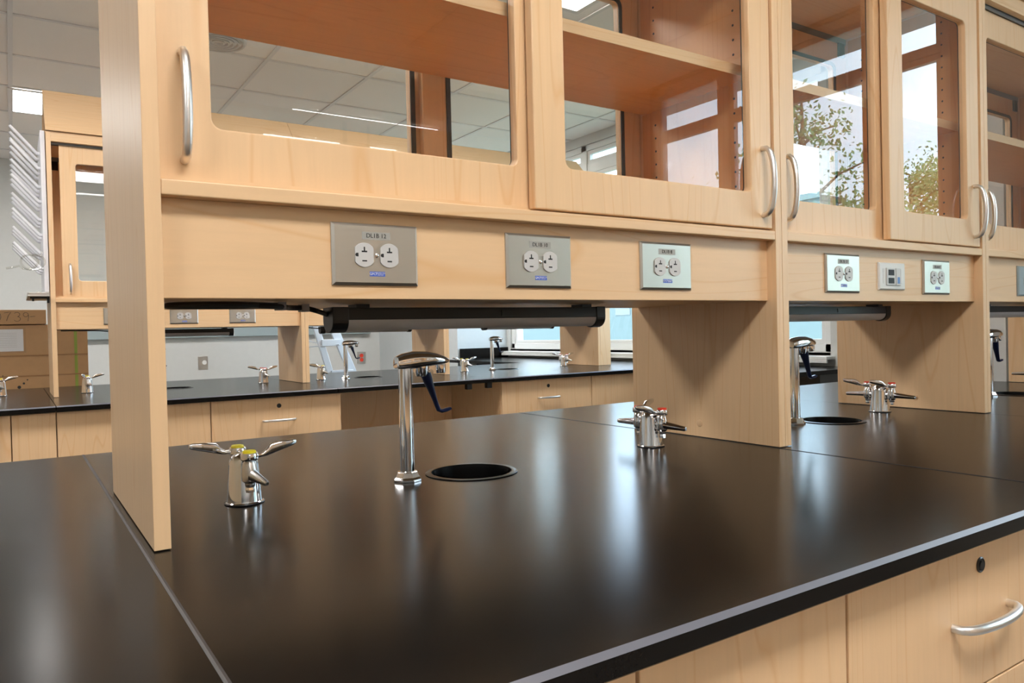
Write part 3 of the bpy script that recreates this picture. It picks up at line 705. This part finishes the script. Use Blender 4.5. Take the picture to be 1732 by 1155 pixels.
MB().box(xr - .078, xr - .002, RY + .02, RY + .04, .460, .468).box(xr - .070, xr - .062, RY + .02, RY + .04, .448, .460).box(xr - .012, xr - .002, RY + .02, RY + .04, .440, .460).build('tray_bracket', 'black_plastic', t)
MB().cyl((xr - .045, RY + .05, .4725), (xr - .045, RY + .05, .494), .005).box(xr - .07, xr - .03, RY + .04, RY + .06, .4725, .482).build('drain_clip', 'white_plastic', t)
pts = []
for i in range(70):
    a = i / 69 * 2.3 * 2 * P; rr = .034 + .004 * math.sin(a * .7)
    pts.append((xr - .095 + rr * 1.15 * math.cos(a) + .0006 * i, RY + .03 - .0005 * i, .628 + rr * math.sin(a)))
pts = [(xr - .165, RY + .045, .598), (xr - .14, RY + .040, .603), (xr - .115, RY + .036, .610)] + pts[20:] + [(xr - .03, RY + .0, .655), (xr - .028, RY + .0, .675)]
tag(MB().tube(pts, .0048, 8).build('plastic_tubing', 'clear_tube', None, smooth=True), 'coil of clear plastic tubing hung over the lower drying pegs', 'tubing')

# ---------------------------------------------------------------- behind the far bench
# tall cardboard box
yb = 4.72
t = thing('cardboard_box', 'tall brown cardboard box standing behind the far bench, at the left edge', 'box', (-.4, yb + .3, -H))
bx1 = .283
s = MB().box(-1.1, bx1, yb, yb + .6, -H, .372)
s.build('carton', 'cardboard', t, .003)
MB().box(-1.12, .052, yb - .018, yb + .62, .376, .468).build('lid', 'cardboard', t, .003)
cr = MB()
for z in (.175, .045): cr.box(-1.1, bx1 - .002, yb - .0035, yb - .0002, z - .004, z + .004)
cr.build('crease', 'crease_brown', t)
dots = MB()
for k, (dx, dz, r) in enumerate(((-.135, -.055, .017), (-.105, -.025, .010), (-.08, -.002, .0065), (-.06, .02, .004), (-.165, -.08, .012), (-.185, -.02, .009), (-.18, .02, .006), (-.19, .05, .004), (-.11, -.09, .006))):
    dots.lathe([(r, 0), (r, .0008)], (dx, yb - .0002, dz), (0, -1, 0), 20)
dots.build('printed_dots', 'ink', t)
MB().box(.205, .222, yb - .0012, yb - .0002, -H + .01, .372).build('green_strap', 'green_strap', t, label='bright green strip')
fl = thing('document_pouch', 'clear pouch with white papers stuck on the cardboard box', 'document', (-.22, yb - .004, .2))
MB().box(-.34, -.075, yb - .0035, yb - .0014, .205, .345).build('papers', 'paper', fl)
MB().box(-.35, -.062, yb - .0050, yb - .0040, .195, .355).build('pouch_film', 'clear_film', fl)
ln_ = MB()
for k in range(9): ln_.box(-.30, -.11, yb - .0038, yb - .0036, .32 - k * .011, .321 - k * .011)
ln_.build('printed_lines', 'label_film', fl)
# hand-written number on the lid, as pen strokes
hw = MB(); zc, s_ = .425, .030
def stroke(pts, x): hw.tube([(x + a * s_, yb - .0189, zc + b * s_) for a, b in pts], .0013, 6)
def arc(cx, cy, rx, ry, a0, a1, n=14): return [(cx + rx * math.cos(math.radians(a0 + (a1 - a0) * i / n)), cy + ry * math.sin(math.radians(a0 + (a1 - a0) * i / n))) for i in range(n + 1)]
stroke(arc(0, 0, .5, .9, 60, 420), -.205)
stroke([(-.6, .8), (.1, .9), (.6, .95), (.1, .1), (-.2, -.9)], -.155)
stroke(arc(0, .45, .5, .45, 150, -80) + arc(0, -.5, .6, .5, 80, -150), -.105)
stroke(arc(0, .4, .45, .45, 20, 380) + [(.5, 0), (.35, -1.0)], -.058)
stroke([(0, -.05), (.4, .0), (.9, .05)], -.035)
hw.build('handwriting', 'ink', t, label='handwritten 0739-')

# grey service raceway on the back wall
t = thing('wall_raceway', 'grey-green service raceway along the back wall', 'raceway', (.7, FY1 - .03, .27))
MB().box(-1.6, 3.30, FY1 - .06, FY1 - .001, .270, .425).build('channel', 'raceway', t, .003)
sj = MB()
for x in (1.20, 1.62, 2.72): sj.box(x - .0015, x + .0015, FY1 - .0608, FY1 - .0600, .271, .424)
sj.build('joint_line', 'frame_grey', t)
data_jack(1.72, FY1 - .061, .322, 'small white data outlet on the grey wall raceway', w=.13, h=.075)
def wall_outlet(x, z, label, m1, w=.095, h=.135):
    t = thing('wall_outlet', label, 'outlet', (x, FY1 - .003, z - h / 2))
    MB().box(x - w / 2, x + w / 2, FY1 - .008, FY1 - .001, z - h / 2, z + h / 2).build('cover_plate', 'tray_metal', t, .002)
    if m1 == 'red':
        for dz in (.024, -.024): MB().lathe([(.022, 0), (.022, .003)], (x, FY1 - .0082, z + dz), (0, -1, 0), 24).build('receptacle', 'red', t, label='red receptacle')
    else: MB().lathe([(.022, 0), (.022, .003)], (x + .012, FY1 - .0082, z + .005), (0, -1, 0), 24).build('receptacle', 'white_plastic', t)
wall_outlet(1.484, .008, 'steel wall outlet with one round socket on the back wall', 'w')
wall_outlet(3.20, -.005, 'steel wall outlet with two red sockets right of the ladder', 'red', .10, .135)

# aluminium step ladder
t = thing('step_ladder', 'aluminium step ladder standing behind the far bench', 'ladder', (2.35, 6.0, -H))
yl = 5.7
def rail(x_top, x_bot, y_top, y_bot, w=.062, d=.028):
    zt_, zb = 1.0, -H + .001; m = MB()
    m.loft([[(x_bot + a * w / 2, y_bot + b * d / 2, zb) for a, b in ((-1, -1), (1, -1), (1, 1), (-1, 1))], [(x_top + a * w / 2, y_top + b * d / 2, zt_) for a, b in ((-1, -1), (1, -1), (1, 1), (-1, 1))]])
    return m.build('rail', 'aluminium', t, .003)
rail(1.97, 2.52, 5.66, 5.64, .06); rail(2.05, 2.83, 5.66, 5.64, .085)
rail(2.03, 2.04, 6.05, 6.5, .035); rail(2.12, 2.10, 6.05, 6.5, .035)
for k in range(7):
    z = -H + .25 + k * .285; u = (z + H) / (1.0 + H)
    xa = 2.52 + (1.97 - 2.52) * u; xb = 2.83 + (2.05 - 2.83) * u; ya = ybb = 5.65
    MB().loft([[(xa, ya - .035, z - .03), (xa, ya + .045, z - .03), (xa, ya + .045, z + .03), (xa, ya - .035, z + .03)], [(xb, ybb - .035, z - .03), (xb, ybb + .045, z - .03), (xb, ybb + .045, z + .03), (xb, ybb - .035, z + .03)]]).build('step', 'aluminium', t, .003)
MB().tube([(2.06, 6.2, .30), (2.10, 6.0, .24), (2.19, 5.70, .19)], .012, 8, .4).tube([(2.06, 6.15, .17), (2.16, 5.85, .155), (2.36, 5.60, .175)], .014, 8, .4).build('spreader', 'aluminium', t, smooth=True)
MB().box(1.98, 2.26, 5.78, 6.14, 1.0, 1.03).build('top_cap', 'red', t, .003)

# linear light far behind, mirrored in the near glass door
t = thing('ceiling_light', 'narrow linear ceiling light mirrored at the foot of the nearest glass door', 'light fixture', (.9, -5.25, Z_CEIL - .03))
MB().box(-1.0, 2.3, -5.31, -5.19, Z_CEIL - .03, Z_CEIL - .0065).build('light_frame', 'tee', t)
MB().box(-.98, 2.28, -5.295, -5.205, Z_CEIL - .034, Z_CEIL - .0301).build('light_panel', 'panel_light', t)

# ---------------------------------------------------------------- outdoors
struct('ground', MB().box(X_END + .3, 90, -60, 60, -H - 4.3, -H - 4.0), 'ground')
def building(x, y, w, d, h, lab, m):
    t = thing('building', lab, 'building', (x, y, -H - 4))
    MB().box(x - d / 2, x + d / 2, y - w / 2, y + w / 2, -H - 4, h).build('wall', m, t)
    MB().box(x - d / 2 - .2, x + d / 2 + .2, y - w / 2 - .2, y + w / 2 + .2, h, h + .25).build('roof', 'concrete', t)
    k = MB()
    z = -2.0
    while z < h - 1.6:
        yy = y - w / 2 + 1.5
        while yy < y + w / 2 - 1.2: k.box(x - d / 2 - .03, x - d / 2 - .005, yy, yy + 1.2, z, z + 1.3); yy += 3
        z += 3
    k.build('window', 'frame_grey', t)
building(30, 37, 54, 4, 5.5, 'pale building outside beyond the rear window', 'concrete')
building(30, -22.6, 5, 6, 6.0, 'white block outside, mirrored in the narrow cabinet glass', 'pale_stucco')
def tree(x, y, h, spread, n, lab):
    base = -H - 4.0
    t = thing('tree', lab, 'tree', (x, y, base), 'trees outside the windows')
    tr = MB().tube([(x, y, base), (x + .1, y, base + h * .35), (x - .05, y + .1, base + h * .7), (x, y, base + h * .97)], [.22, .16, .09, .03], 8)
    tips = []
    for i in range(26):
        a = random.uniform(0, 2 * P); u = random.uniform(.35, .95); L = spread * (1.15 - u) * random.uniform(.6, 1.1) + .3
        p0 = Vector((x, y, base + h * u)); p2 = p0 + Vector((math.cos(a) * L, math.sin(a) * L, L * .55)); p1 = (p0 + p2) / 2 + Vector((0, 0, .12 * L))
        tr.tube([p0, p1, p2], [.05, .03, .012], 5)
        for q in range(4): tips.append(p0.lerp(p2, .4 + .2 * q))
    tr.build('trunk', 'bark', t, smooth=True)
    f = MB()
    for i in range(n):
        p = random.choice(tips) + Vector([random.gauss(0, .28) for _ in range(3)])
        a = Vector([random.gauss(0, 1) for _ in range(3)]).normalized(); b = a.orthogonal().normalized(); s = random.uniform(.04, .085)
        f.quad(p - a * s, p + b * s * .5, p + a * s, p - b * s * .5)
    f.build('foliage', 'leaves', t, kind='stuff')
tree(16.0, -10.2, 11.0, 3.2, 5200, 'loose leafy tree outside, mirrored at the left of the narrow cabinet glass')
tree(23.0, -11.4, 10.0, 3.8, 8000, 'leafy tree outside, mirrored low in the narrow cabinet glass')
